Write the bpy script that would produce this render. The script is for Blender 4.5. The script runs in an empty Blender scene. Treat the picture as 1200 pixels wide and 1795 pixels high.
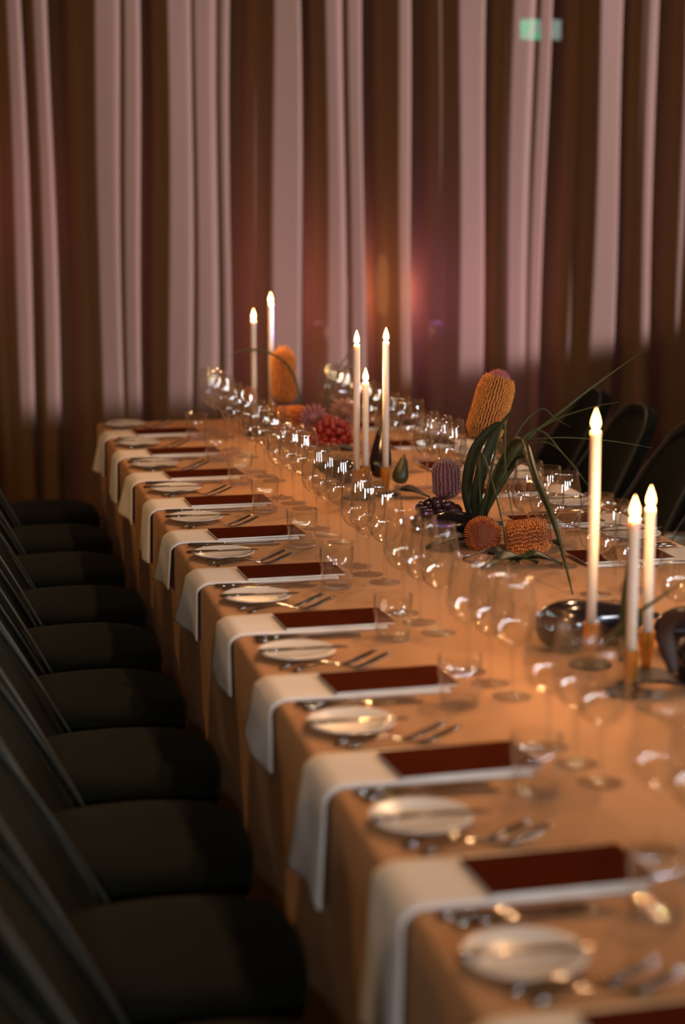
import bpy, bmesh, math, random
from math import pi, sin, cos, radians as R
from mathutils import Vector, Matrix, Euler

random.seed(7)
scene = bpy.context.scene
COL = scene.collection

# ------------------------------------------------------------------ camera
F_PX, VPX, VPY = 3300.0, -114.0, 300.0          # focal length and vanishing point of the table edges (1200x1795 frame)
CAM = Vector((0, 0, 1.75))
_yw = Vector((VPX - 600, VPY - 897.5, F_PX)).normalized()      # world +Y in camera space (x right, y down, z forward)
_t = math.atan2(-_yw.y, _yw.z)
_up = Vector((0, -cos(_t), -sin(_t)))
_xw = _yw.cross(_up)
def _w(v): return Vector((_xw.dot(v), _yw.dot(v), _up.dot(v)))
_cx, _cy, _cz = _w(Vector((1, 0, 0))), _w(Vector((0, -1, 0))), _w(Vector((0, 0, -1)))
cam_d = bpy.data.cameras.new('camera')
cam = bpy.data.objects.new('camera', cam_d); COL.objects.link(cam)
cam.matrix_world = Matrix(((_cx.x, _cy.x, _cz.x, CAM.x), (_cx.y, _cy.y, _cz.y, CAM.y), (_cx.z, _cy.z, _cz.z, CAM.z), (0, 0, 0, 1)))
cam_d.sensor_fit = 'VERTICAL'; cam_d.sensor_height = 36; cam_d.sensor_width = 24
cam_d.lens = 36 * F_PX / 1795
cam_d.clip_start = .05; cam_d.clip_end = 60
cam_d.dof.use_dof = True
cam_d.dof.focus_distance = 5.15
cam_d.dof.aperture_fstop = 1.8
scene.camera = cam
def at(px, py, Y):                               # where the line of sight through a pixel meets the upright plane y = Y
    d = _w(Vector((px - 600, py - 897.5, F_PX))); return CAM + d * (Y / d.y)
def on(px, py, z):
    d = _w(Vector((px - 600, py - 897.5, F_PX))); return CAM + d * ((z - CAM.z) / d.z)
def to_px(P):
    d = Vector(P) - CAM
    z = -d.dot(_cz); return 600 + F_PX * d.dot(_cx) / z, 897.5 - F_PX * d.dot(_cy) / z

# ------------------------------------------------------------------ world, large lights, exposure
world = bpy.data.worlds.new('dim_room'); scene.world = world; world.use_nodes = True
bg = world.node_tree.nodes['Background']
bg.inputs[0].default_value = (1.0, .54, .18, 1); bg.inputs[1].default_value = .095
vs = scene.view_settings
vs.view_transform = 'Standard'; vs.look = 'None'; vs.exposure = 0; vs.gamma = 1; vs.use_curve_mapping = False
cy = scene.cycles
cy.use_denoising = True; cy.caustics_reflective = False; cy.caustics_refractive = False
cy.max_bounces = 14; cy.transparent_max_bounces = 40; cy.transmission_bounces = 12; cy.glossy_bounces = 5; cy.diffuse_bounces = 3
cy.sample_clamp_indirect = 4; cy.use_light_tree = True

def lamp(name, kind, loc, energy, color, size=.05, target=None, spot=None, blend=.3):
    d = bpy.data.lights.new(name, kind); d.energy = energy; d.color = color
    if kind == 'AREA': d.size = size
    else: d.shadow_soft_size = size
    if spot: d.spot_size = R(spot); d.spot_blend = blend
    o = bpy.data.objects.new(name, d); COL.objects.link(o); o.location = loc
    if target is not None:
        o.rotation_euler = (Vector(target) - Vector(loc)).to_track_quat('-Z', 'Y').to_euler()
    return o
# lavender stage spot standing off to the right, raking along the curtain
lamp('curtain_spot', 'SPOT', (11.0, 3.2, 1.95), 14500, (1, 1.03, 2.3), .05, (2.0, 9.4, 1.95 + 10.9 * math.tan(R(23.0))), 60, .05)
# added warm fill from the left: browns curtain folds, lifts cloth and napkin drops
lamp('left_warm_fill', 'SPOT', (-3.6, 1.2, 2.6), 300, (1, .50, .12), .12, (1.9, 9.4, 1.9), 42, .6)
lamp('left_warm_fill', 'POINT', (-4.4, 3.6, 2.2), 75, (1, .62, .26), .15)
# warm ceiling spots over the table
lamp('table_spot', 'SPOT', (2.9, 7.4, 4.3), 300, (1, .58, .32), .10, (1.3, 5.2, .75), 62, .6)
lamp('table_spot', 'SPOT', (2.6, 4.1, 4.3), 200, (1, .58, .32), .10, (1.2, 2.7, .75), 62, .6)
# cool white stage lamps low behind the camera, aimed along the table (the glints in the glassware)
for p, e, r in [((-3.4, -2.6, 2.1), 130, .16), ((-.6, -4.2, 2.5), 330, .26), ((2.2, -4.4, 2.4), 400, .28), ((5.0, -3.2, 2.3), 430, .28), ((5.8, -.6, 2.5), 380, .26), ((4.9, 1.6, 2.7), 170, .20)]:
    lamp('stage_lamp', 'SPOT', p, e, (.82, .89, 1.0), r, (1.3, 4.6, .75), 40, .8)

# ------------------------------------------------------------------ materials
def nt(name):
    m = bpy.data.materials.new(name); m.use_nodes = True
    return m, m.node_tree, m.node_tree.nodes, m.node_tree.links
def pbr(name, col, rough=.5, metal=0, noise=0, scale=20, bump=0, bscale=200, **kw):
    m, t, n, l = nt(name); p = n['Principled BSDF']
    p.inputs['Base Color'].default_value = (*col, 1); p.inputs['Roughness'].default_value = rough; p.inputs['Metallic'].default_value = metal
    for k, v in kw.items(): p.inputs[k.replace('_', ' ')].default_value = v
    if noise or bump:
        tc = n.new('ShaderNodeTexCoord')
    if noise:
        tx = n.new('ShaderNodeTexNoise'); tx.inputs['Scale'].default_value = scale; tx.inputs['Detail'].default_value = 4
        l.new(tc.outputs['Object'], tx.inputs['Vector'])
        mx = n.new('ShaderNodeMix'); mx.data_type = 'RGBA'
        mx.inputs[6].default_value = (*[c * (1 - noise) for c in col], 1); mx.inputs[7].default_value = (*[min(1, c * (1 + noise)) for c in col], 1)
        l.new(tx.outputs['Fac'], mx.inputs[0]); l.new(mx.outputs[2], p.inputs['Base Color'])
    if bump:
        b2 = n.new('ShaderNodeTexNoise'); b2.inputs['Scale'].default_value = bscale; b2.inputs['Detail'].default_value = 3
        l.new(tc.outputs['Object'], b2.inputs['Vector'])
        bp = n.new('ShaderNodeBump'); bp.inputs['Strength'].default_value = bump; bp.inputs['Distance'].default_value = .002
        l.new(b2.outputs['Fac'], bp.inputs['Height']); l.new(bp.outputs['Normal'], p.inputs['Normal'])
    return m
def thin_glass(name):
    m, t, n, l = nt(name); n.remove(n['Principled BSDF'])
    tr = n.new('ShaderNodeBsdfTransparent'); tr.inputs[0].default_value = (.99, .99, .985, 1)
    gl = n.new('ShaderNodeBsdfGlossy'); gl.inputs[0].default_value = (1, 1, 1, 1); gl.inputs[1].default_value = .015
    lw = n.new('ShaderNodeLayerWeight'); lw.inputs[0].default_value = .5
    pw = n.new('ShaderNodeMath'); pw.operation = 'POWER'; pw.inputs[1].default_value = 3.8
    ma = n.new('ShaderNodeMath'); ma.operation = 'MULTIPLY_ADD'; ma.inputs[1].default_value = .75; ma.inputs[2].default_value = .078
    mx = n.new('ShaderNodeMixShader')
    l.new(lw.outputs['Facing'], pw.inputs[0]); l.new(pw.outputs[0], ma.inputs[0]); l.new(ma.outputs[0], mx.inputs[0])
    l.new(tr.outputs[0], mx.inputs[1]); l.new(gl.outputs[0], mx.inputs[2]); l.new(mx.outputs[0], n['Material Output'].inputs[0])
    return m
def solid_glass(name):
    m, t, n, l = nt(name); n.remove(n['Principled BSDF'])
    g = n.new('ShaderNodeBsdfGlass'); g.inputs['Roughness'].default_value = .0; g.inputs['IOR'].default_value = 1.5
    tr = n.new('ShaderNodeBsdfTransparent'); mx = n.new('ShaderNodeMixShader'); mx.inputs[0].default_value = .28
    l.new(tr.outputs[0], mx.inputs[1]); l.new(g.outputs[0], mx.inputs[2]); l.new(mx.outputs[0], n['Material Output'].inputs[0]); return m
def flame_mat():
    m, t, n, l = nt('flame'); n.remove(n['Principled BSDF'])
    tr = n.new('ShaderNodeBsdfTransparent'); em = n.new('ShaderNodeEmission')
    em.inputs[0].default_value = (1, .52, .16, 1); em.inputs[1].default_value = 9
    ad = n.new('ShaderNodeAddShader'); l.new(tr.outputs[0], ad.inputs[0]); l.new(em.outputs[0], ad.inputs[1])
    l.new(ad.outputs[0], n['Material Output'].inputs[0]); return m
def emit(name, col, s):
    m, t, n, l = nt(name); n.remove(n['Principled BSDF'])
    em = n.new('ShaderNodeEmission'); em.inputs[0].default_value = (*col, 1); em.inputs[1].default_value = s
    l.new(em.outputs[0], n['Material Output'].inputs[0]); return m
def curtain_mat():
    m, t, n, l = nt('curtain_voile'); n.remove(n['Principled BSDF'])
    tc = n.new('ShaderNodeTexCoord'); mp = n.new('ShaderNodeMapping'); mp.inputs['Scale'].default_value = (90, 90, 420)
    l.new(tc.outputs['Object'], mp.inputs[0])
    nz = n.new('ShaderNodeTexNoise'); nz.inputs['Scale'].default_value = 1; nz.inputs['Detail'].default_value = 2; l.new(mp.outputs[0], nz.inputs['Vector'])
    cr = n.new('ShaderNodeValToRGB'); cr.color_ramp.elements[0].color = (.125, .068, .026, 1); cr.color_ramp.elements[1].color = (.172, .096, .039, 1)
    l.new(nz.outputs['Fac'], cr.inputs[0])
    df = n.new('ShaderNodeBsdfDiffuse'); tl = n.new('ShaderNodeBsdfTranslucent'); tr = n.new('ShaderNodeBsdfTransparent')
    l.new(cr.outputs[0], df.inputs[0]); l.new(cr.outputs[0], tl.inputs[0])
    a = n.new('ShaderNodeMixShader'); a.inputs[0].default_value = .11; l.new(df.outputs[0], a.inputs[1]); l.new(tl.outputs[0], a.inputs[2])
    mr = n.new('ShaderNodeMapRange'); mr.inputs[1].default_value = .35; mr.inputs[2].default_value = .75; mr.inputs[3].default_value = .02; mr.inputs[4].default_value = .12
    l.new(nz.outputs['Fac'], mr.inputs[0])
    b = n.new('ShaderNodeMixShader'); l.new(mr.outputs[0], b.inputs[0]); l.new(a.outputs[0], b.inputs[1]); l.new(tr.outputs[0], b.inputs[2])
    l.new(b.outputs[0], n['Material Output'].inputs[0]); return m

M = dict(
    cloth=pbr('linen_tablecloth', (.52, .265, .115), .85, noise=.05, scale=3, bump=.15, bscale=900),
    napkin=pbr('napkin_cotton', (.84, .75, .66), .9, bump=.2, bscale=700),
    plate=pbr('porcelain', (.78, .73, .66), .25, Specular_IOR_Level=.2),
    menu=pbr('menu_card', (.075, .014, .005), .6, noise=.15, scale=8, Specular_IOR_Level=0),
    paper=pbr('paper', (.80, .72, .62), .8),
    steel=pbr('cutlery_steel', (.36, .31, .26), .08, 1),
    velvet=pbr('green_velvet', (.0050, .0060, .0032), .9, noise=.4, scale=9, Sheen_Weight=.06, Sheen_Roughness=.4, Sheen_Tint=(.5, .5, .25, 1), Specular_IOR_Level=.15),
    piping=pbr('velvet_piping', (.03, .034, .024), .5),
    chair_leg=pbr('dark_leg', (.05, .03, .015), .4, .6),
    glass=thin_glass('thin_glass'), lead=solid_glass('solid_glass'),
    wax=pbr('candle_wax', (.84, .72, .58), .45, Subsurface_Weight=.6, Subsurface_Radius=(.03, .018, .008), Subsurface_Scale=.6),
    wick=pbr('wick', (.02, .015, .01), .9), flame=flame_mat(),
    brass=pbr('brass', (.62, .30, .055), .35, .9, noise=.15, scale=40),
    black=pbr('black_metal', (.012, .011, .010), .4, .3),
    orange=pbr('banksia_orange', (.80, .30, .05), .7, noise=.3, scale=30),
    orange2=pbr('banksia_deep_orange', (.88, .25, .045), .7, noise=.3, scale=30),
    pinktip=pbr('banksia_pink', (.58, .16, .15), .7, noise=.2, scale=40),
    mauve=pbr('banksia_mauve', (.20, .055, .065), .7),
    pale=pbr('banksia_pale_tips', (.62, .46, .42), .7),
    red=pbr('pincushion_red', (.55, .11, .05), .7, noise=.3, scale=50),
    rust=pbr('banksia_rust_core', (.19, .06, .02), .9),
    proteapink=pbr('protea_pink', (.30, .115, .125), .7, noise=.2, scale=30),
    blush=pbr('blush_petal', (.42, .22, .18), .7),
    grape_red=pbr('red_grape', (.27, .018, .008), .25, noise=.3, scale=30, Subsurface_Weight=.2, Subsurface_Radius=(.02, .006, .004), Subsurface_Scale=.3),
    grape_dark=pbr('dark_grape', (.045, .012, .018), .28, noise=.3, scale=30),
    stalk=pbr('woody_stalk', (.10, .065, .03), .8),
    leaf=pbr('strap_leaf', (.026, .036, .012), .42, noise=.25, scale=20),
    grass=pbr('dry_grass', (.075, .085, .028), .6),
    aub=pbr('aubergine_skin', (.010, .006, .009), .14),
    dry=pbr('dark_dried_leaf', (.035, .022, .016), .6, noise=.3, scale=20),
    fig=pbr('fig_green', (.035, .042, .012), .4, noise=.4, scale=20),
    floor=pbr('dark_floor', (.05, .03, .018), .5, noise=.2, scale=5),
    wall=pbr('dark_wall', (.03, .02, .014), .8, noise=.1, scale=3),
    oak=pbr('table_wood', (.25, .15, .08), .5, noise=.2, scale=6),
    curtain=curtain_mat(),
    sign_green=emit('sign_green', (.01, .75, .42), 8), sign_white=emit('sign_white', (.75, 1, .9), 4),
    purple=emit('purple_lens', (.45, .12, 1), 5), warmglow=emit('sconce_shade', (1, .45, .22), 1.6),
)

# ------------------------------------------------------------------ mesh helpers
def finish(bm, name, mat, parent=None, smooth=True, loc=None):
    me = bpy.data.meshes.new(name); bmesh.ops.recalc_face_normals(bm, faces=bm.faces[:]); bm.to_mesh(me); bm.free()
    if smooth:
        for p in me.polygons: p.use_smooth = True
    me.materials.append(mat if not isinstance(mat, str) else M[mat])
    o = bpy.data.objects.new(name, me); COL.objects.link(o)
    if parent: o.parent = parent
    if loc is not None: o.location = loc
    return o
def tag(o, label, cat, group=None, kind=None):
    o['label'] = label
    if cat: o['category'] = cat
    if group: o['group'] = group
    if kind: o['kind'] = kind
    return o
def thing(name, loc=(0, 0, 0), rz=0, label=None, cat=None, group=None):
    o = bpy.data.objects.new(name, None); COL.objects.link(o); o.location = loc; o.rotation_euler = (0, 0, rz); o.empty_display_size = .05
    if label: tag(o, label, cat, group)
    return o
def dup(root, loc, rz=None, label=None, group=None):
    r = root.copy(); COL.objects.link(r); r.location = loc
    if rz is not None: r.rotation_euler = (r.rotation_euler[0], r.rotation_euler[1], rz)
    if label: r['label'] = label
    if group: r['group'] = group
    for ch in root.children:
        c = ch.copy(); COL.objects.link(c); c.parent = r
        for g in ch.children:
            d = g.copy(); COL.objects.link(d); d.parent = c
    return r
class Kind:                                        # first placing moves the prototype, later ones copy it
    def __init__(s, root): s.root, s.used = root, False
    def put(s, loc, rz, label, group=None, tilt=None):
        if s.used: o = dup(s.root, loc, rz, label, group)
        else:
            o = s.root; s.used = True; o.location = loc; o.rotation_euler = (0, 0, rz); o['label'] = label
            if group: o['group'] = group
        if tilt: o.rotation_euler = (tilt[0], tilt[1], rz)
        return o
def lathe(bm, prof, seg=32, cap0=False, cap1=False, closed=False, off=(0, 0, 0)):
    rings = []
    for r, z in prof:
        if r < 1e-6: rings.append([bm.verts.new((off[0], off[1], off[2] + z))])
        else: rings.append([bm.verts.new((off[0] + r * cos(2 * pi * i / seg), off[1] + r * sin(2 * pi * i / seg), off[2] + z)) for i in range(seg)])
    pairs = list(zip(rings, rings[1:]))
    if closed: pairs.append((rings[-1], rings[0]))
    for a, b in pairs:
        for i in range(seg):
            j = (i + 1) % seg
            if len(a) == 1 and len(b) == 1: break
            if len(a) == 1: bm.faces.new((a[0], b[i], b[j]))
            elif len(b) == 1: bm.faces.new((a[i], a[j], b[0]))
            else: bm.faces.new((a[i], a[j], b[j], b[i]))
    if cap0 and len(rings[0]) > 1: bm.faces.new(rings[0])
    if cap1 and len(rings[-1]) > 1: bm.faces.new(rings[-1])
    return rings
def tube(bm, pts, rad, seg=8, flat=1.0, up=Vector((0, 0, 1))):
    pts = [Vector(p) for p in pts]; rings = []
    for i, p in enumerate(pts):
        d = (pts[min(i + 1, len(pts) - 1)] - pts[max(i - 1, 0)]).normalized()
        s = d.cross(up)
        s = s.normalized() if s.length > 1e-4 else d.orthogonal().normalized()
        n = s.cross(d); r = rad[i] if isinstance(rad, (list, tuple)) else rad
        rings.append([bm.verts.new(p + s * (r * cos(2 * pi * k / seg)) + n * (r * flat * sin(2 * pi * k / seg))) for k in range(seg)])
    for a, b in zip(rings, rings[1:]):
        for k in range(seg): bm.faces.new((a[k], a[(k + 1) % seg], b[(k + 1) % seg], b[k]))
    bm.faces.new(rings[0]); bm.faces.new(rings[-1])
def spline(pts, n=24):
    P = [Vector(p) for p in pts]; P = [P[0] * 2 - P[1]] + P + [P[-1] * 2 - P[-2]]; out = []; S = len(P) - 3
    for k in range(n + 1):
        u = k / n * S; i = min(int(u), S - 1); t = u - i; a, b, c, d = P[i:i + 4]
        out.append(.5 * ((2 * b) + (c - a) * t + (2 * a - 5 * b + 4 * c - d) * t * t + (3 * b - 3 * c + d - a) * t ** 3))
    return out
def box(bm, x0, x1, y0, y1, z0, z1):
    v = [bm.verts.new(p) for p in ((x0, y0, z0), (x1, y0, z0), (x1, y1, z0), (x0, y1, z0), (x0, y0, z1), (x1, y0, z1), (x1, y1, z1), (x0, y1, z1))]
    for f in ((0, 3, 2, 1), (4, 5, 6, 7), (0, 1, 5, 4), (1, 2, 6, 5), (2, 3, 7, 6), (3, 0, 4, 7)): bm.faces.new([v[i] for i in f])
def grid(bm, fn, nu, nv):
    vs = [[bm.verts.new(fn(i / nu, j / nv)) for j in range(nv + 1)] for i in range(nu + 1)]
    for i in range(nu):
        for j in range(nv): bm.faces.new((vs[i][j], vs[i + 1][j], vs[i + 1][j + 1], vs[i][j + 1]))
    return vs
def solid(bm, t):
    bmesh.ops.recalc_face_normals(bm, faces=bm.faces[:]); bmesh.ops.solidify(bm, geom=bm.faces[:], thickness=t)
def subdiv(o, lv=1):
    m = o.modifiers.new('sub', 'SUBSURF'); m.levels = lv; m.render_levels = lv; return o
def structure(o): o['kind'] = 'structure'; return o
ORD = ['first', 'second', 'third', 'fourth', 'fifth', 'sixth', 'seventh', 'eighth', 'ninth', 'tenth', 'eleventh', 'twelfth']

# ------------------------------------------------------------------ setting
bm = bmesh.new(); box(bm, -5, 10, -3, 11, -.1, 0); structure(finish(bm, 'floor', 'floor', smooth=False))
bm = bmesh.new(); box(bm, -5, 10, 10.5, 10.65, 0, 5); structure(finish(bm, 'wall_back', 'wall', smooth=False))

# ------------------------------------------------------------------ curtain: pleats at the places where the folds catch the light
CY = 9.4
strips = [(-190, -150), (-95, -62), (22, 45), (68, 90), (170, 206), (216, 242), (292, 330), (340, 370), (387, 400), (476, 523), (568, 592), (608, 632), (694, 714), (800, 843),
          (888, 916), (930, 950), (1036, 1076), (1121, 1137), (1225, 1262), (1330, 1360), (1410, 1450)]
def px2x(p): return at(p, 300, CY).x
def curtain_profile():
    segs = [(px2x(a) - .008, px2x(b) + .004) for a, b in strips]
    rnd = random.Random(3); x = segs[0][0] - .2; L = []
    while x > -2.6:
        w = rnd.uniform(.06, .13); L.append((x - w, x)); x -= w + rnd.uniform(.13, .26)
    segs = L[::-1] + segs; x = segs[-1][1] + .18
    while x < 7.4:
        w = rnd.uniform(.06, .13); segs.append((x, x + w)); x += w + rnd.uniform(.13, .26)
    kn = []
    def depth(g): return .022 if g < .048 else min(.13, .05 + g * .40)
    for i, (a, b) in enumerate(segs):
        g1 = (segs[i + 1][0] - b) if i + 1 < len(segs) else .2
        g0 = (a - segs[i - 1][1]) if i else .2
        d, dp = depth(g1), depth(g0)
        kn += [(a + .004, -.085), (b - .014, -.088)]
        if g1 < .048: kn += [(b + g1 * .5, -.088 + d)]                 # shallow dip inside a double fold
        else:
            fd = lambda f, e=0: (b + g1 * f, -.088 + .78 * g1 * (1 - f) + .010 + e)     # deep slit, then a broad face coming forward
            kn += [(b - .001, -.06), (b + .018, -.088 + .85 * g1 + .06), (b + g1 * .40, -.088 + .80 * g1 + .05), fd(.50, .002)]
            if g1 > .15: kn += [fd(.66, -.004), fd(.73, .010)]
            kn += [fd(.90)]
    return kn
KN = curtain_profile()
def prof_y(x):
    import bisect
    i = bisect.bisect([k[0] for k in KN], x)
    if i <= 0: return KN[0][1]
    if i >= len(KN): return KN[-1][1]
    (a, ya), (b, yb) = KN[i - 1], KN[i]
    t = (x - a) / max(1e-6, b - a); t = t * t * (3 - 2 * t); return ya + (yb - ya) * t
X0, X1, DX = -2.4, 7.0, .008
N = int((X1 - X0) / DX); raw = [prof_y(X0 + i * DX) for i in range(N + 1)]
sm = [(raw[max(0, i - 1)] + 2 * raw[i] + raw[min(N, i + 1)]) / 4 for i in range(N + 1)]
bm = bmesh.new(); zs = [.015, .3, .6, .9, 1.2, 1.5, 1.8, 2.1, 2.4, 2.7, 3.2, 3.8, 4.4]; cols = []
for i in range(N + 1):
    x = X0 + i * DX; col = []
    for z in zs:
        g = .012 * sin(x * 3.1 + 1) * (1.75 - z) + .007 * sin(x * 9 + z * 2.2)
        k = 1.0 + .16 * sin(x * 5.3 + z * 1.4)
        col.append(bm.verts.new((x + g, CY + sm[i] * k, z)))
    cols.append(col)
for i in range(N):
    for j in range(len(zs) - 1): bm.faces.new((cols[i][j], cols[i + 1][j], cols[i + 1][j + 1], cols[i][j + 1]))
tag(finish(bm, 'curtain', 'curtain'), 'tall pleated brown voile curtain hanging across the whole back of the room', 'curtain')

# things behind the curtain that show through it
sp = at(947, 52, 10.468)
t = thing('exit_sign', sp, 0, 'small green lit exit sign glimpsed through the curtain at the top right', 'exit sign')
bm = bmesh.new(); box(bm, -.125, .125, 0, .031, -.062, .062); finish(bm, 'housing', 'black', t, False)
bm = bmesh.new(); box(bm, -.118, .055, -.006, 0, -.055, .055); gp = finish(bm, 'green_panel', 'sign_green', t, False)
bm = bmesh.new(); box(bm, .06, .118, -.006, 0, -.055, .055); finish(bm, 'white_panel', 'sign_white', t, False)
bm = bmesh.new()
for a, b in (((-.03, .012), (-.052, -.018)), ((-.052, -.018), (-.085, -.045)), ((-.03, .012), (-.018, -.022)), ((-.018, -.022), (.018, -.040)), ((-.03, .012), (-.018, .030)), ((-.018, .026), (.020, .012)), ((-.02, .026), (-.058, .012))):
    tube(bm, [(a[0], -.009, a[1]), (b[0], -.009, b[1])], .007, 6)
lathe(bm, [(0, .031), (.009, .034), (.012, .043), (.009, .052), (0, .055)], 10, off=(-.012, -.009, 0))
finish(bm, 'running_figure', 'sign_white', gp)

def par_lamp(loc, col, power, label):
    t = thing('uplight', loc, 0, label, 'uplight', 'uplights behind the curtain')
    bm = bmesh.new(); lathe(bm, [(.05, 0), (.06, .01), (.06, .16), (.054, .16), (.054, .03), (0, .03)], 20, cap0=True); finish(bm, 'can', 'black', t)
    bm = bmesh.new(); lathe(bm, [(.053, .13), (.03, .142), (0, .146)], 20); ln = finish(bm, 'lens', 'purple', t)
    bm = bmesh.new(); lathe(bm, [(.10, -loc[2] + .001), (.10, -loc[2] + .02), (.014, -loc[2] + .03), (.012, -.001)], 20, True, True); finish(bm, 'stand', 'black', t)
    l = lamp('uplight_beam', 'POINT', (0, 0, .30), power, col, .05); l.parent = t
for px, pw, col, lb in [(768, 60, (.62, .26, .95), 'purple uplight glowing through the curtain right of the middle candles'),
                        (560, 45, (.70, .22, .45), 'rosy uplight glowing through the curtain left of the middle candles'),
                        (-8, 24, (.75, .10, .42), 'magenta uplight glowing through the curtain at the far left')]:
    b = at(px, 520, 9.75); par_lamp((b.x, 9.78, (b.z - .30) if px > 0 else 1.3), col, pw, lb)
b = at(674, 500, 9.8)
t = thing('wall_sconce', (b.x, 9.85, b.z), 0, 'warm glowing lamp seen through the curtain above the middle candles', 'lamp')
bm = bmesh.new(); lathe(bm, [(.018, -.16), (.03, -.1), (.034, .02), (.026, .12), (.012, .16)], 20, True, True); finish(bm, 'shade', 'warmglow', t)
bm = bmesh.new(); lathe(bm, [(.012, -1.2), (.012, -.16)], 10, True, True); lathe(bm, [(.11, -b.z + .001), (.11, -b.z + .02), (.012, -b.z + .03), (.012, -1.19)], 24, True, False); finish(bm, 'stand', 'black', t)
l = lamp('sconce_light', 'POINT', (0, -.17, -.02), 50, (1, .42, .17), .04); l.parent = t

# ------------------------------------------------------------------ table and cloth
TX0, TX1, TY0, TY1, TZ = .60, 1.955, .95, 7.6, .75
t = thing('dining_table', ((TX0 + TX1) / 2, (TY0 + TY1) / 2, 0), 0, 'long banquet table hidden beneath the beige tablecloth', 'table')
bm = bmesh.new(); hx, hy = (TX1 - TX0) / 2 - .012, (TY1 - TY0) / 2 - .012; box(bm, -hx, hx, -hy, hy, .71, .742); finish(bm, 'tabletop', 'oak', t, False)
for sx in (-1, 1):
    for sy in (-1, -.33, .33, 1):
        bm = bmesh.new(); cx, cyy = sx * (hx - .12), sy * (hy - .12); box(bm, cx - .035, cx + .035, cyy - .035, cyy + .035, 0, .709); finish(bm, 'leg', 'oak', t, False)
def rrect(n_c=5, rc=.03):
    pts = []
    def edge(a, b, n): pts.extend([(a[0] + (b[0] - a[0]) * i / n, a[1] + (b[1] - a[1]) * i / n) for i in range(n)])
    def arc(cx, cyy, a0):
        pts.extend([(cx + rc * cos(a0 + pi / 2 * i / n_c), cyy + rc * sin(a0 + pi / 2 * i / n_c)) for i in range(n_c)])
    edge((TX0 + rc, TY0), (TX1 - rc, TY0), 24); arc(TX1 - rc, TY0 + rc, -pi / 2)
    edge((TX1, TY0 + rc), (TX1, TY1 - rc), 130); arc(TX1 - rc, TY1 - rc, 0)
    edge((TX1 - rc, TY1), (TX0 + rc, TY1), 30); arc(TX0 + rc, TY1 - rc, pi / 2)
    edge((TX0, TY1 - rc), (TX0, TY0 + rc), 130); arc(TX0 + rc, TY0 + rc, pi)
    return pts
RP = rrect(); NP = len(RP)
bm = bmesh.new(); loops = []
levels = [(-.016, .75), (-.010, .7495), (-.004, .7465), (0, .740), (.001, .70), (.002, .60), (.004, .45), (.006, .30), (.008, .15), (.010, .012)]
for off, z in levels:
    lp = []
    for i, (x, y) in enumerate(RP):
        xa, ya = RP[i - 1]; xb, yb = RP[(i + 1) % NP]; nx, ny = yb - ya, -(xb - xa); L = math.hypot(nx, ny); nx /= L; ny /= L
        wv = max(0, (.70 - z)) * .012 * (sin(y * 5.1 + x * 6) + .6 * sin(y * 13.7 + x * 11 + 1))
        lp.append(bm.verts.new((x + nx * (off + wv), y + ny * (off + wv), z)))
    loops.append(lp)
bm.faces.new(loops[0])
for a, b in zip(loops, loops[1:]):
    for i in range(NP): bm.faces.new((a[i], a[(i + 1) % NP], b[(i + 1) % NP], b[i]))
tag(finish(bm, 'tablecloth', 'cloth'), 'floor-length beige linen cloth covering the long banquet table', 'tablecloth')

# ------------------------------------------------------------------ chairs
def make_chair():
    t = thing('dining_chair', (0, 0, 0), 0, 'dark green velvet dining chair', 'chair', 'green velvet chairs along the table')
    # faces +x; origin on floor under the seat centre, front of the seat at x = +.22
    def outline(u):
        a = 2 * pi * u; c, s = cos(a), sin(a); e = .62
        x = .225 * math.copysign(abs(c) ** e, c); y = .235 * math.copysign(abs(s) ** e, s)
        return x, y * (1 - .12 * (x < 0) * abs(x) / .225)
    bm = bmesh.new(); n = 44; rings = []
    for sc_, z in ((.90, .375), (.985, .39), (1.0, .42), (.995, .445), (.955, .463), (.80, .474), (.5, .480), (.2, .482)):
        rings.append([bm.verts.new((outline(i / n)[0] * sc_, outline(i / n)[1] * sc_, z)) for i in range(n)])
    for a, b in zip(rings, rings[1:]):
        for i in range(n): bm.faces.new((a[i], a[(i + 1) % n], b[(i + 1) % n], b[i]))
    bm.faces.new(rings[0]); bm.faces.new(rings[-1]); finish(bm, 'seat', 'velvet', t)
    def back(u, v):
        w = .235 - .065 * v ** 1.3; s = (u * 2 - 1)
        top = .48 - .07 * abs(s) ** 3.0
        z = .40 + top * v
        x = -.165 - .17 * v - .03 * v * v + .085 * (abs(s) ** 2.2) * (1 - .45 * v)
        return (x, s * w * (1 - .10 * max(0, v - .75) / .25 * abs(s)), z)
    bm = bmesh.new(); grid(bm, back, 22, 14); solid(bm, .038); o = finish(bm, 'backrest', 'velvet', t)
    b = o.modifiers.new('bevel', 'BEVEL'); b.width = .014; b.segments = 3; b.limit_method = 'ANGLE'
    pts = [back(0, v / 10) for v in range(11)] + [back(u / 12, 1) for u in range(1, 12)] + [back(1, 1 - v / 10) for v in range(11)]
    bm = bmesh.new(); tube(bm, [(p[0] + .012, p[1], p[2]) for p in pts], .0045, 6); finish(bm, 'piping', 'piping', o)
    for sx, sy in ((1, 1), (1, -1), (-1, 1), (-1, -1)):
        bm = bmesh.new(); tube(bm, [(sx * .13, sy * .13, .385), (sx * .165, sy * .165, .2), (sx * .195, sy * .195, 0)], [.017, .014, .009], 10); finish(bm, 'leg', 'chair_leg', t)
    return Kind(t)
chair = make_chair()
YK = lambda k: 2.37 + .527 * k                      # near edge of the napkin of place k along the table
rc = random.Random(11)
for i, k in enumerate(range(9, -2, -1)):
    dx = rc.uniform(-.02, 0); y = YK(k) + .10 + rc.uniform(-.015, .015)
    chair.put((.357 + dx, y, 0), rc.uniform(-.05, .05), f'dark green velvet chair left of the table, {ORD[i]} from the curtain')
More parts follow.
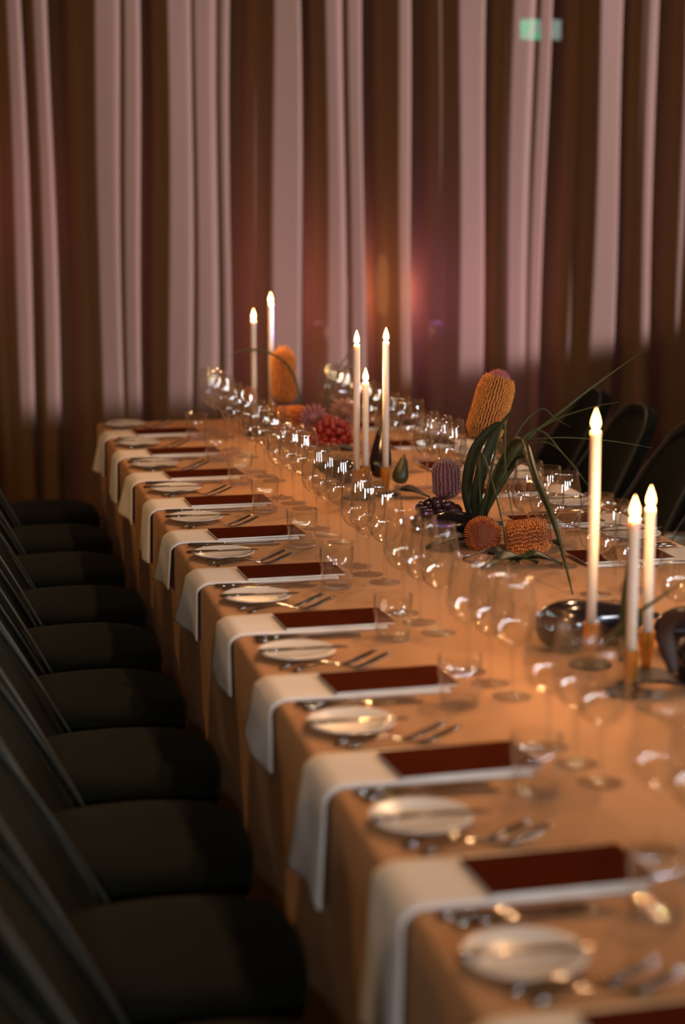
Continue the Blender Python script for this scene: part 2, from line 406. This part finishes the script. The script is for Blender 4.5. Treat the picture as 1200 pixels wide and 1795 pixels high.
for i, k in enumerate(range(9, 5, -1)):
    chair.put((2.22 + rc.uniform(0, .02), YK(k) + .10, 0), pi + rc.uniform(-.04, .04), f'dark green velvet chair right of the table, {ORD[i]} from the curtain')

# ------------------------------------------------------------------ tableware prototypes (origin on the table under them; x points to the table centre)
def make_glass():
    t = thing('wine_glass', (0, 0, 0), 0, 'clear wine glass', 'wine glass', 'clear stemmed wine glasses')
    H = .245
    outer = [(.004, .098), (.013, .1015), (.026, .109), (.037, .122), (.0435, .140), (.0455, .158), (.0445, .178), (.0415, .202), (.0375, .225), (.0345, H)]
    inner = [(max(.0005, r - .0009), z + (.0035 if i == 0 else .0012 if i < 3 else 0)) for i, (r, z) in enumerate(outer)]
    bm = bmesh.new(); lathe(bm, outer + inner[::-1], 40, cap1=True); finish(bm, 'bowl', 'glass', t)
    bm = bmesh.new(); lathe(bm, [(.0055, .008), (.0042, .016), (.0036, .03), (.0034, .06), (.0038, .084), (.0055, .094), (.0060, .0985)], 16, True, True); finish(bm, 'stem', 'lead', t)
    bm = bmesh.new(); lathe(bm, [(.0385, .0004), (.0392, .0014), (.0380, .0022), (.025, .0040), (.012, .0066), (.006, .0095)], 40, True, True); finish(bm, 'foot', 'lead', t)
    return Kind(t)
def make_tumbler():
    t = thing('tumbler', (0, 0, 0), 0, 'clear water tumbler', 'tumbler', 'clear water tumblers')
    outer = [(.0380, .014), (.0402, .05), (.0428, .100)]; inner = [(.0413, .100), (.0388, .05), (.0364, .0155)]
    bm = bmesh.new(); lathe(bm, outer + inner, 40); finish(bm, 'wall', 'glass', t)
    bm = bmesh.new(); lathe(bm, [(.034, .0005), (.0368, .002), (.0379, .014), (.0358, .0145), (.022, .0130), (0, .0120)], 40, True); finish(bm, 'base', 'lead', t)
    return Kind(t)
def make_plate():
    bm = bmesh.new(); lathe(bm, [(.045, .001), (.048, .003), (.060, .006), (.080, .0125), (.0825, .0140), (.0820, .0152), (.078, .0145), (.060, .0085), (.050, .0062), (0, .0058)], 48, True)
    return Kind(tag(finish(bm, 'bread_plate', 'plate'), 'white bread plate', 'plate', 'white bread plates'))
def make_knife(L=.235, nm='dinner_knife', lab='steel dinner knife', grp='steel dinner knives'):
    t = thing(nm, (0, 0, 0), 0, lab, 'knife', grp); h = L * .45
    bm = bmesh.new(); tube(bm, [(0, 0, .005), (.006, 0, .005), (h * .5, 0, .005), (h * .93, 0, .005), (h, 0, .0045)], [.004, .0078, .0066, .0048, .0040], 10, .55); finish(bm, 'handle', 'steel', t)
    bm = bmesh.new(); n = 14; up, dn = [], []
    for i in range(n + 1):
        u = i / n; x = h + (L - h) * u; w = .0095 * min(1, .45 + u * 4) * (1 if u < .75 else math.sqrt(max(.02, 1 - ((u - .75) / .25) ** 2)))
        up.append((bm.verts.new((x, w, .0048)), bm.verts.new((x, w, .0036)))); dn.append((bm.verts.new((x, -.0035, .0056)), bm.verts.new((x, -.0035, .0026))))
    for i in range(n):
        for q in (0, 1): bm.faces.new((up[i][q], up[i + 1][q], dn[i + 1][q], dn[i][q]))
        bm.faces.new((up[i][0], up[i + 1][0], up[i + 1][1], up[i][1])); bm.faces.new((dn[i][0], dn[i + 1][0], dn[i + 1][1], dn[i][1]))
    bm.faces.new((up[0][0], up[0][1], dn[0][1], dn[0][0])); bm.faces.new((up[n][0], up[n][1], dn[n][1], dn[n][0]))
    finish(bm, 'blade', 'steel', t, False); return Kind(t)
def make_fork(L=.205):
    t = thing('dinner_fork', (0, 0, 0), 0, 'steel dinner fork', 'fork', 'steel dinner forks')
    def zz(x):                                     # side view of the arched fork
        u = x / L
        return .0032 + .012 * sin(pi * min(1, u / .62)) if u < .62 else .0032 + .028 * ((u - .62) / .38) ** 1.35
    bm = bmesh.new(); xs = [i * .0105 for i in range(13)]
    wd = [.0085, .0088, .0080, .0070, .006, .0052, .0045, .0040, .0036, .0034, .0034, .0036, .0042]
    tube(bm, [(x, 0, zz(x)) for x in xs], wd, 10, .38); finish(bm, 'handle', 'steel', t)
    bm = bmesh.new()
    bx = [.126, .132, .140, .150, .158]; bw = [.0042, .008, .0112, .0122, .0124]
    tube(bm, [(x, 0, zz(x)) for x in bx], bw, 10, .14)
    for q in (-1.5, -.5, .5, 1.5):
        tube(bm, [(x, q * .0066, zz(x)) for x in (.156, .168, .182, .196, L)], [.0024, .0023, .0021, .0017, .0008], 6, .6)
    finish(bm, 'tines', 'steel', t); return Kind(t)
def make_menu():
    t = thing('menu_card', (0, 0, 0), 0, 'dark red menu card', 'menu card', 'dark red menu cards')
    bm = bmesh.new(); box(bm, -.124, .124, -.073, .073, .0042, .0056); finish(bm, 'cover', 'menu', t, False)
    bm = bmesh.new(); box(bm, -.123, .1225, -.0725, .0715, .0003, .0041); finish(bm, 'pages', 'paper', t, False)
    return Kind(t)
K = dict(glass=make_glass(), tumbler=make_tumbler(), plate=make_plate(), knife=make_knife(), butter=make_knife(.19, 'butter_knife', 'steel butter knife', 'steel butter knives'), fork=make_fork(), menu=make_menu())

def napkin(y0, drop, label, side=1, seed=0):
    rn = random.Random(seed); w = .182; xe = TX0 + .004; xin = .945; top = xin - xe; r = .014; ph = rn.uniform(0, 6); sk = rn.uniform(-.012, .02); fl = rn.uniform(.014, .028) if drop < .25 else .004
    bm = bmesh.new(); total = top + drop
    def fn(u, v):
        s = u * total; yy = y0 + w * v
        if s < top:
            x = xin - s; z = TZ + .006
            d = top - s
            if d < r: z -= r * .3 * (1 - d / r) ** 2
        else:
            d = s - top; q = min(1, d / .02)
            x = xe - .017 * (1 - (1 - q) ** 2) - fl * (.25 + 1.2 * v) * (d / .2) ** 1.2 - .010 * sin(v * 5 + ph) * (d / .2)
            z = TZ + .0018 - d * .985 - (sk * v) * (d / drop)
            yy += (v - .2) * .10 * (d / .25)
        return (x, yy, z)
    grid(bm, fn, 52, 10); solid(bm, .0045)
    if side < 0:
        for v in bm.verts: v.co.x = TX0 + TX1 - v.co.x
    return tag(finish(bm, 'napkin', 'napkin'), label, 'napkin', 'white linen napkins at the places')

drops = {9: .15, 8: .16, 7: .14, 6: .16, 5: .125, 4: .14, 3: .135, 2: .14, 1: .205, 0: .27, -1: .22}
def inframe(p, m=30):
    a, b = to_px(p); return -m < a < 1200 + m and -m < b < 1795 + m
def setting(k, side):
    y = YK(k); rn = random.Random(100 + k * 2 + side); S = side; n = ORD[9 - k]
    where = f'{"left" if S > 0 else "right"} side, {n} place from the curtain'
    X = (lambda x: x) if S > 0 else (lambda x: TX0 + TX1 - x)
    c = y + .091                                    # centre line of the place
    Yp = (lambda yy: yy) if S > 0 else (lambda yy: 2 * c - yy)
    rz = 0 if S > 0 else pi
    j = lambda a: rn.uniform(-a, a)
    def put(kind, x, yy, z, label, rot=0, tilt=None):
        P = (X(x), Yp(yy), z)
        if inframe(P): K[kind].put(P, rz + rot, label, tilt=tilt)
    if inframe((X(.7), c, TZ), 120):
        napkin(y, drops[k] if S > 0 else .15, f'white folded napkin draping over the table edge, {where}', S, k * 7 + S)
        if S > 0 or inframe((X(.8), c, TZ)):
            K['menu'].put((X(.838), Yp(y + .084), TZ + .0075), rz + S * (R(2.5) + j(.02)) * (1 if S > 0 else -1), f'dark red menu card on the napkin, {where}')
    put('plate', .705 + j(.006), y + .337 + j(.006), TZ + .0008, f'round white bread plate, {where}')
    put('butter', .612 + j(.008), y + .322 + j(.004), TZ + .0155, f'steel butter knife across the bread plate, {where}', j(.04))
    put('fork', .652 + j(.006), y + .243 + j(.004), TZ + .0006, f'outer steel fork beside the napkin, {where}', R(1.5) + j(.03))
    put('fork', .668 + j(.006), y + .212 + j(.004), TZ + .0006, f'inner steel fork beside the napkin, {where}', R(1.5) + j(.03))
    put('knife', .632 + j(.006), y - .030 + j(.003), TZ + .0006, f'inner steel knife beside the napkin, {where}', j(.02))
    put('knife', .640 + j(.006), y - .060 + j(.003), TZ + .0006, f'outer steel knife beside the napkin, {where}', j(.02))
    put('tumbler', .928 + j(.010), y - .085 + j(.01), TZ + .0006, f'clear water tumbler, {where}')
    for q, (dx, dy, w) in enumerate(((1.046, -.055, 'right-hand'), (1.032, .044, 'middle'), (1.018, .143, 'left-hand'))):
        put('glass', dx + j(.006), y + dy + j(.003), TZ + .0006, f'clear wine glass, {w} of three, {where}')
for k in range(9, -2, -1): setting(k, 1)
for k in range(9, 1, -1): setting(k, -1)

# ------------------------------------------------------------------ candles
def candle(px, ptop, Y, zb, label, hlabel):
    P = at(px, ptop, Y); H = P.z - zb - .036; x = P.x
    hb = thing('candle_holder', (x, Y, TZ + .0008), 0, hlabel, 'candle holder', 'brass candle holders')
    hh = zb - TZ - .0008
    bm = bmesh.new(); lathe(bm, [(.042, 0), (.044, .002), (.044, .005), (.040, .0065), (.012, .008)], 36, True, True); finish(bm, 'base', 'black', hb)
    bm = bmesh.new(); lathe(bm, [(.0085, .0075), (.010, .012), (.0165, hh * .85), (.0170, hh + .006), (.0120, hh + .006), (.0116, hh - .022), (0, hh - .0225)], 8, True); finish(bm, 'socket', 'brass', hb, False)
    t = thing('candle', (x, Y, zb - .0215), 0, label, 'candle', 'tall white taper candles')
    H += .0215
    bm = bmesh.new(); lathe(bm, [(.0102, 0), (.0103, H * .5), (.0098, H - .010), (.0100, H - .004), (.0085, H + .0005), (.0060, H - .0015), (0, H - .002)], 24, True); wx = finish(bm, 'wax', 'wax', t)
    bm = bmesh.new(); tube(bm, [(0, 0, H - .004), (.0005, 0, H + .004), (.0015, 0, H + .010)], .0010, 6); finish(bm, 'wick', 'wick', wx)
    bm = bmesh.new(); lathe(bm, [(.0008, .0020), (.0055, .006), (.0086, .012), (.0090, .017), (.0074, .025), (.0048, .033), (.0022, .040), (0, .046)], 16, True, off=(0, 0, H)); finish(bm, 'flame', 'flame', t)
    l = lamp('candle_light', 'POINT', (0, 0, H + .018), 2.7, (1, .50, .20), .007); l.parent = t
cs = [(625, 584, 5.62, .835, 'left tall white taper of the lit trio in the middle of the table'), (640.5, 650, 5.70, .835, 'short white taper between the two tall ones of the middle trio'),
      (676.5, 579, 5.66, .835, 'right tall white taper of the lit trio in the middle of the table'),
      (1044.5, 724, 3.56, .835, 'tallest lit white taper of the near group at the right'), (1113, 877, 3.34, .835, 'shorter lit white taper nearest the camera, right edge group'),
      (1141, 859, 3.47, .835, 'shorter lit white taper at the right edge, behind its neighbour'),
      (444, 545, 7.10, .835, 'left lit white taper nearest the curtain'), (474, 516, 7.36, .835, 'right lit white taper nearest the curtain, behind the orange banksia')]
for (px, pt, Y, zb, lb), h in zip(cs, ['left tall candle of the middle trio', 'short candle of the middle trio', 'right tall candle of the middle trio', 'tallest near candle', 'candle nearest the camera',
                                       'near candle at the right edge', 'left candle nearest the curtain', 'right candle nearest the curtain']):
    candle(px, pt, Y, zb, lb, 'brass holder on a black disc under the ' + h)

# ------------------------------------------------------------------ flowers, fruit and leaves
def banksia(base, axis, L, rad, core, tip, top, label, name='banksia', cols=26, rows=30, stem_to=None, blunt=.5, ruff=1.0, alt=None, topu=.90):
    axis = Vector(axis).normalized(); q = axis.to_track_quat('Z', 'Y')
    t = thing(name, base, 0, label, 'flower')
    def prof(u):                                   # radius along the head
        return rad * (min(1, .62 + u * 3.2) if u < .12 else 1.0 if u < blunt else math.sqrt(max(0, 1 - ((u - blunt) / (1.0001 - blunt)) ** 2.4)))
    bm = bmesh.new(); lathe(bm, [(0, 0)] + [(prof(u / 16) * .86, L * u / 16) for u in range(17)], 24); bmesh.ops.rotate(bm, verts=bm.verts, matrix=q.to_matrix()); finish(bm, 'core', core, t)
    rn = random.Random(sum(map(ord, label))); groups = {}
    for c in range(cols):
        for r in range(rows):
            u = (r + .5) / rows; a = 2 * pi * (c + .10 * sin(r * .8) + rn.uniform(-.16, .16)) / cols
            p = prof(u); m = (top if (top and u > topu) else alt if (alt and c % 2) else tip)
            b = groups.setdefault(m, bmesh.new())
            d = Vector((cos(a), sin(a), 0)); s = Vector((-sin(a), cos(a), 0)); o = d * (p * .84) + Vector((0, 0, L * u))
            out = d * (rad * .20 * ruff) + Vector((0, 0, L * .028 * rn.uniform(.2, 1.3)))
            if u > .9: out = d * (rad * .05) + Vector((0, 0, L * .045))
            mid = o + out * .7; end = o + out + Vector((0, 0, L * .02)) + s * rn.uniform(-.002, .002); w = max(.0009, 2 * pi * p / cols * .24)
            v = [b.verts.new(o + s * w), b.verts.new(o - s * w), b.verts.new(o + Vector((0, 0, 2 * w))), b.verts.new(mid + s * w * .8), b.verts.new(mid - s * w * .8), b.verts.new(mid + Vector((0, 0, 1.5 * w))), b.verts.new(end)]
            for f in ((0, 1, 4, 3), (1, 2, 5, 4), (2, 0, 3, 5), (3, 4, 6), (4, 5, 6), (5, 3, 6)): b.faces.new([v[i] for i in f])
    for m, b in groups.items():
        bmesh.ops.rotate(b, verts=b.verts, matrix=q.to_matrix()); o = finish(b, 'styles' if m == tip else 'rib_styles' if m == alt else 'crown_styles', m, t); o['kind'] = 'stuff'
    if stem_to is not None:
        e = Vector(stem_to) - Vector(base); bm = bmesh.new(); tube(bm, spline([(0, 0, .004), tuple(e * .5 - axis * .02), tuple(e)], 8), .005, 8); finish(bm, 'stem', 'stalk', t)
    return t
B = at(843, 772, 5.22)
banksia(B, (.33, .12, 1), .205, .055, 'rust', 'orange', 'pinktip', 'tall orange banksia head with a pink crown above the strappy leaves', stem_to=(1.46, 5.08, TZ + .01), cols=38, rows=44, blunt=.62)
B = at(783, 872, 5.16)
banksia(B, (-.05, 0, 1), .112, .045, 'mauve', 'pale', None, 'mauve and white ribbed banksia above the dark grapes', cols=40, rows=26, blunt=.6, ruff=.45, alt='mauve', stem_to=(B.x, B.y, TZ + .01))
banksia(at(845, 938, 4.80), (-.25, -.93, .22), .078, .050, 'rust', 'orange2', 'red', 'round orange-red pincushion flower facing the camera', 'pincushion_flower', cols=44, rows=26, blunt=.2, ruff=1.0, topu=.80)
banksia(at(884, 948, 4.74), (.90, -.30, .16), .125, .050, 'rust', 'orange2', 'red', 'orange banksia lying on its side right of the pincushion', cols=26, rows=24, blunt=.55)
B = at(499, 705, 7.22)
banksia(B, (-.04, 0, 1), .215, .049, 'rust', 'orange', None, 'tall orange banksia standing beside the candles nearest the curtain', stem_to=(B.x, B.y, TZ + .01), cols=24, rows=30, blunt=.7)
banksia(at(478, 738, 6.92), (.95, -.2, .05), .150, .054, 'rust', 'orange2', None, 'orange banksia lying below the farthest candles', cols=24, rows=20, blunt=.5)

B = at(437, 704, 7.02)
banksia(B, (-.05, 0, 1), .055, .020, 'rust', 'orange2', None, 'small orange bud left of the farthest candles', 'banksia_bud', cols=14, rows=10, stem_to=(B.x, B.y, TZ + .01))
def bloom(c, axis, r, mat, label, name, layers=6, per=14):
    axis = Vector(axis).normalized(); q = axis.to_track_quat('Z', 'Y').to_matrix(); t = thing(name, c, 0, label, 'flower')
    bm = bmesh.new(); lathe(bm, [(0, -r * .5), (r * .4, -r * .35), (r * .55, 0), (r * .35, r * .35), (0, r * .45)], 16); bmesh.ops.rotate(bm, verts=bm.verts, matrix=q); finish(bm, 'heart', mat, t)
    for L_ in range(layers):
        tilt = R(14 + 78 * L_ / (layers - 1)); n = max(5, int(per * (.45 + .55 * L_ / (layers - 1))))
        bm = bmesh.new(); ln = r * (.62 + .38 * L_ / (layers - 1)); w = r * .24
        def fn(u, v):
            s = v * 2 - 1; ww = w * math.sin(pi * min(.97, u * .85 + .12)) ** .8
            rr = .12 * r + ln * sin(tilt) * u - .25 * ln * u * u * sin(tilt) * cos(tilt); return Vector((rr + .10 * r * s * s, s * ww, -r * .25 + ln * cos(tilt) * u + .30 * ln * u * u))
        grid(bm, fn, 5, 2); solid(bm, .0012); bmesh.ops.rotate(bm, verts=bm.verts, matrix=q)
        me = None
        for i in range(n):
            if me is None: o = finish(bm, 'petal', mat, t); me = o.data
            else: o = bpy.data.objects.new('petal', me); COL.objects.link(o); o.parent = t
            o.matrix_local = Matrix.Rotation(2 * pi * (i + .5 * (L_ % 2)) / n, 4, axis)
    return t
bloom(at(549, 731, 6.80), (-.2, -.8, .5), .046, 'proteapink', 'dusky pink round bloom beside the red grapes', 'protea')
bloom(at(603, 722, 6.92), (.1, -.8, .6), .048, 'blush', 'pale blush bloom behind the middle candles', 'dahlia')

def grape_mesh(r, mat):
    bm = bmesh.new(); bmesh.ops.create_uvsphere(bm, u_segments=12, v_segments=8, radius=r)
    for v in bm.verts: v.co.z *= 1.15
    o = finish(bm, 'grape', mat); return o
def bunch(c, dims, n, r, mat, label, seed):
    t = thing('grape_bunch', c, 0, label, 'grapes'); rn = random.Random(seed); pts = []; me = None; tries = 0
    while len(pts) < n and tries < 6000:
        tries += 1; d = Vector((rn.gauss(0, 1), rn.gauss(0, 1), abs(rn.gauss(0, 1)) * .9)).normalized() * rn.uniform(.72, 1)
        p = Vector((d.x * dims[0], d.y * dims[1], r * 1.2 + d.z * dims[2]))
        if all((p - q).length > r * 1.62 for q in pts): pts.append(p)
    for p in pts:
        if me is None: o = grape_mesh(r, mat); me = o.data; o.parent = t
        else: o = bpy.data.objects.new('grape', me); COL.objects.link(o); o.parent = t
        o.location = p; o.rotation_euler = (rn.uniform(0, 6), rn.uniform(0, 6), 0); s = rn.uniform(.9, 1.08); o.scale = (s, s, s)
    bm = bmesh.new(); tube(bm, spline([(-dims[0] * .8, 0, r), (0, 0, dims[2] * .6), (dims[0] * .5, dims[1] * .3, dims[2] + r * 2.6)], 8), .003, 6); finish(bm, 'stalk', 'stalk', t)
    return t
p = on(582, 785, TZ); bunch((p.x, p.y + .02, TZ + .001), (.075, .07, .095), 60, .0135, 'grape_red', 'heap of bright red grapes in the far centrepiece', 1)
p = on(768, 930, TZ); bunch((p.x + .01, p.y + .03, TZ + .001), (.075, .075, .065), 62, .0130, 'grape_dark', 'bunch of dark purple grapes below the ribbed banksia', 2)

def aubergine(base, axis, L, rad, label, mat='aub', name='aubergine', cal='leaf'):
    axis = Vector(axis).normalized(); q = axis.to_track_quat('Z', 'Y').to_matrix(); t = thing(name, base, 0, label, 'vegetable')
    pr = [(0, 0), (.35, .012), (.62, .04), (.85, .10), (1, .22), (1, .36), (.86, .55), (.66, .74), (.50, .88), (.36, .96), (0, 1)]
    bm = bmesh.new(); lathe(bm, [(r * rad, z * L) for r, z in pr], 28); bmesh.ops.rotate(bm, verts=bm.verts, matrix=q); finish(bm, 'body', mat, t)
    bm = bmesh.new(); lathe(bm, [(.58 * rad, .84 * L), (.46 * rad, .93 * L), (.30 * rad, .99 * L), (.16 * rad, 1.03 * L), (.13 * rad, 1.14 * L)], 10, False, True)
    for i, v in enumerate(bm.verts):
        if i < 10 and i % 2: v.co.z -= .08 * L
    bmesh.ops.rotate(bm, verts=bm.verts, matrix=q); finish(bm, 'calyx', cal, t); return t
p = on(660, 850, TZ); aubergine((p.x + .02, p.y + .05, TZ + .012), (.12, .25, 1), .17, .037, 'glossy black aubergine standing behind the middle candle trio')
aubergine((1.30, 5.86, TZ + .040), (-.65, .75, .05), .16, .039, 'glossy black aubergine lying left of the middle candle trio')
aubergine((1.42, 5.80, TZ + .012), (.25, .2, 1), .085, .026, 'small green fig-shaped gourd right of the middle candle trio', 'fig', 'gourd')
aubergine((1.205, 3.69, TZ + .053), (1, .12, .02), .25, .052, 'glossy black aubergine behind the tallest near candle')
aubergine((1.375, 3.345, TZ + .060), (.95, -.08, .0), .25, .059, 'big dark aubergine at the right edge beside the nearest candle')
aubergine((1.44, 3.60, TZ + .050), (.95, .25, .02), .22, .049, 'dark aubergine at the right edge behind the shorter candles')
aubergine((1.30, 4.92, TZ + .04), (.85, -.25, .05), .17, .040, 'glossy black aubergine tucked below the dark grapes')

def leafblade(pts, w, label, mat='leaf', name='strap_leaf', fold=.25, n=26, taper=.45):
    P = spline(pts, n); bm = bmesh.new(); rows = []
    for i, p in enumerate(P):
        d = (P[min(i + 1, n)] - P[max(i - 1, 0)]).normalized(); s = d.cross(Vector((.25, 1, .15))).normalized(); nn = s.cross(d)
        u = i / n; ww = w * min(1, .5 + u * 3) * (1 if u < taper else max(.06, 1 - ((u - taper) / (1 - taper)) ** 1.6))
        rows.append([bm.verts.new(p - s * ww + nn * ww * fold), bm.verts.new(p), bm.verts.new(p + s * ww + nn * ww * fold)])
    for a, b in zip(rows, rows[1:]):
        for k in (0, 1): bm.faces.new((a[k], a[k + 1], b[k + 1], b[k]))
    solid(bm, max(.0008, w * .10))
    return tag(finish(bm, name, mat), label, 'leaf' if name != 'grass_stem' else 'grass')
def path(*a): return [at(x, y, Y) for x, y, Y in a]
root = (834, 915, 5.02)
for pts, w, lb in [
    (path(root, (838, 850, 5.0), (862, 775, 4.98), (897, 716, 4.95)), .016, 'broad strap leaf curving up across the tall orange banksia'),
    (path((826, 915, 5.05), (818, 850, 5.05), (834, 785, 5.03), (872, 745, 5.0), (890, 760, 4.98)), .015, 'broad strap leaf rising left of the tall orange banksia'),
    (path((840, 912, 4.98), (868, 855, 4.96), (905, 805, 4.95), (940, 790, 4.9)), .016, 'dark strap leaf slanting up to the right from the grapes'),
    (path((850, 905, 4.95), (880, 815, 4.85), (912, 772, 4.72), (942, 845, 4.50), (975, 930, 4.35), (1012, 1078, 4.15)), .011, 'long strap leaf arching over and drooping to the cloth at the right'),
    (path((846, 905, 5.0), (878, 850, 4.98), (915, 800, 4.9), (955, 832, 4.8)), .008, 'short strap leaf bent over right of the tall orange banksia'),
]: leafblade(pts, w, lb)
for pts, w, lb in [
    (path((840, 905, 5.0), (905, 790, 5.0), (1000, 708, 4.9), (1070, 655, 4.85), (1124, 617, 4.8)), .0038, 'longest grass stem reaching up right above the green chairs'),
    (path((842, 905, 5.0), (880, 800, 4.95), (960, 742, 4.9), (1030, 716, 4.8), (1084, 704, 4.75)), .0030, 'grass stem arching right across the second green chair'),
    (path((842, 905, 5.0), (890, 790, 4.95), (960, 768, 4.85), (1060, 772, 4.75), (1143, 785, 4.7)), .0024, 'fine grass stem running level behind the tallest near candle'),
    (path((842, 905, 5.0), (840, 800, 4.9), (855, 820, 4.8), (880, 915, 4.65), (897, 1010, 4.5)), .0030, 'grass stem drooping in front of the round pincushion'),
    (path((845, 905, 5.0), (870, 780, 4.9), (884, 740, 4.85), (886, 830, 4.75), (907, 952, 4.6)), .0032, 'grass stem bent down before the lying orange banksia'),
    (path((845, 905, 5.0), (890, 830, 4.9), (925, 815, 4.8), (955, 880, 4.7), (975, 1000, 4.5)), .0028, 'grass stem drooping past the right end of the lying banksia'),
    (path((845, 905, 5.0), (905, 785, 4.9), (945, 755, 4.85), (990, 800, 4.75), (1035, 858, 4.65)), .0032, 'grass stem arching down toward the right-hand glasses'),
    (path((845, 905, 5.0), (900, 800, 4.9), (955, 775, 4.8), (1000, 810, 4.7), (1030, 850, 4.62)), .0026, 'second grass stem arching down beside the tallest near candle'),
    (path((845, 905, 5.0), (900, 770, 4.95), (945, 718, 4.9), (975, 735, 4.85), (1000, 749, 4.8)), .0024, 'grass stem with a short drooping tip before the far green chair'),
    (path((529, 716, 7.1), (515, 660, 7.1), (490, 628, 7.05), (450, 613, 7.0), (415, 618, 6.95), (393, 629, 6.9)), .0050, 'pale grass blade arching left across the farthest candles'),
    (path((567, 722, 6.9), (578, 668, 6.9), (602, 632, 6.9), (640, 575, 6.9)), .0030, 'thin grass stem rising behind the red grapes'),
    (path((570, 722, 6.95), (585, 670, 6.95), (610, 640, 6.9), (650, 628, 6.9)), .0026, 'thin grass stem bending right behind the middle candles'),
    (path((1043, 1140, 3.50), (1085, 1100, 3.42), (1135, 1062, 3.35), (1210, 1012, 3.25)), .0062, 'brown stem slanting in front of the near candles'),
]: leafblade(pts, w, lb, 'grass', 'grass_stem', taper=.35)
leafblade(path((1090, 1165, 3.58), (1096, 1080, 3.57), (1106, 985, 3.56), (1100, 890, 3.55)), .013, 'dark upright strap leaf behind the nearest candle')
leafblade(path((1180, 1180, 3.30), (1165, 1110, 3.3), (1185, 1080, 3.25), (1230, 1075, 3.2)), .016, 'dark strap leaf at the right edge by the aubergine', 'dry')
def flatleaf(c, rz, L, w, label, mat='leaf', lift=.02):
    bm = bmesh.new()
    def fn(u, v):
        s = v * 2 - 1; ww = w * math.sin(pi * min(.985, max(.02, u))) ** .75
        return Vector((L * (u - .5), s * ww, lift * math.sin(pi * u) + .25 * ww * abs(s) + .004 * sin(9 * u + 3 * s) + .003))
    grid(bm, fn, 16, 6); solid(bm, .0012)
    o = finish(bm, 'broad_leaf', mat); o.location = c; o.rotation_euler = (0, 0, rz); return tag(o, label, 'leaf')
for px, py, rz, L, w, lb, m in [
    (893, 994, .25, .17, .036, 'green broad leaf lying on the cloth below the pincushion', 'leaf'), (935, 992, -.15, .15, .032, 'green broad leaf lying below the sideways orange banksia', 'leaf'),
    (955, 965, .5, .13, .030, 'green leaf at the right end of the sideways banksia', 'leaf'), (860, 985, -.5, .15, .03, 'dark leaf under the round pincushion', 'dry'),
    (712, 872, -.45, .15, .03, 'dark curled dried leaf right of the middle candle trio', 'dry'), (655, 868, .2, .13, .028, 'dark dried leaf at the foot of the middle candle trio', 'dry'),
    (1070, 1120, .4, .20, .04, 'dark broad leaf behind the near candles', 'dry'), (1150, 1215, -.2, .20, .045, 'dark broad leaf right of the nearest candle', 'dry'),
    (800, 960, .1, .18, .045, 'dark broad leaf under the dark grapes', 'dry'), (600, 800, -.2, .18, .045, 'dark broad leaf in front of the red grapes', 'dry'),
    (530, 765, .3, .16, .03, 'dark leaf under the red grapes', 'dry'), (470, 745, .2, .15, .028, 'green leaf under the farthest candles', 'leaf')]:
    p = on(px, py, TZ); flatleaf((p.x, p.y, TZ + .001), rz, L, w, lb, m)
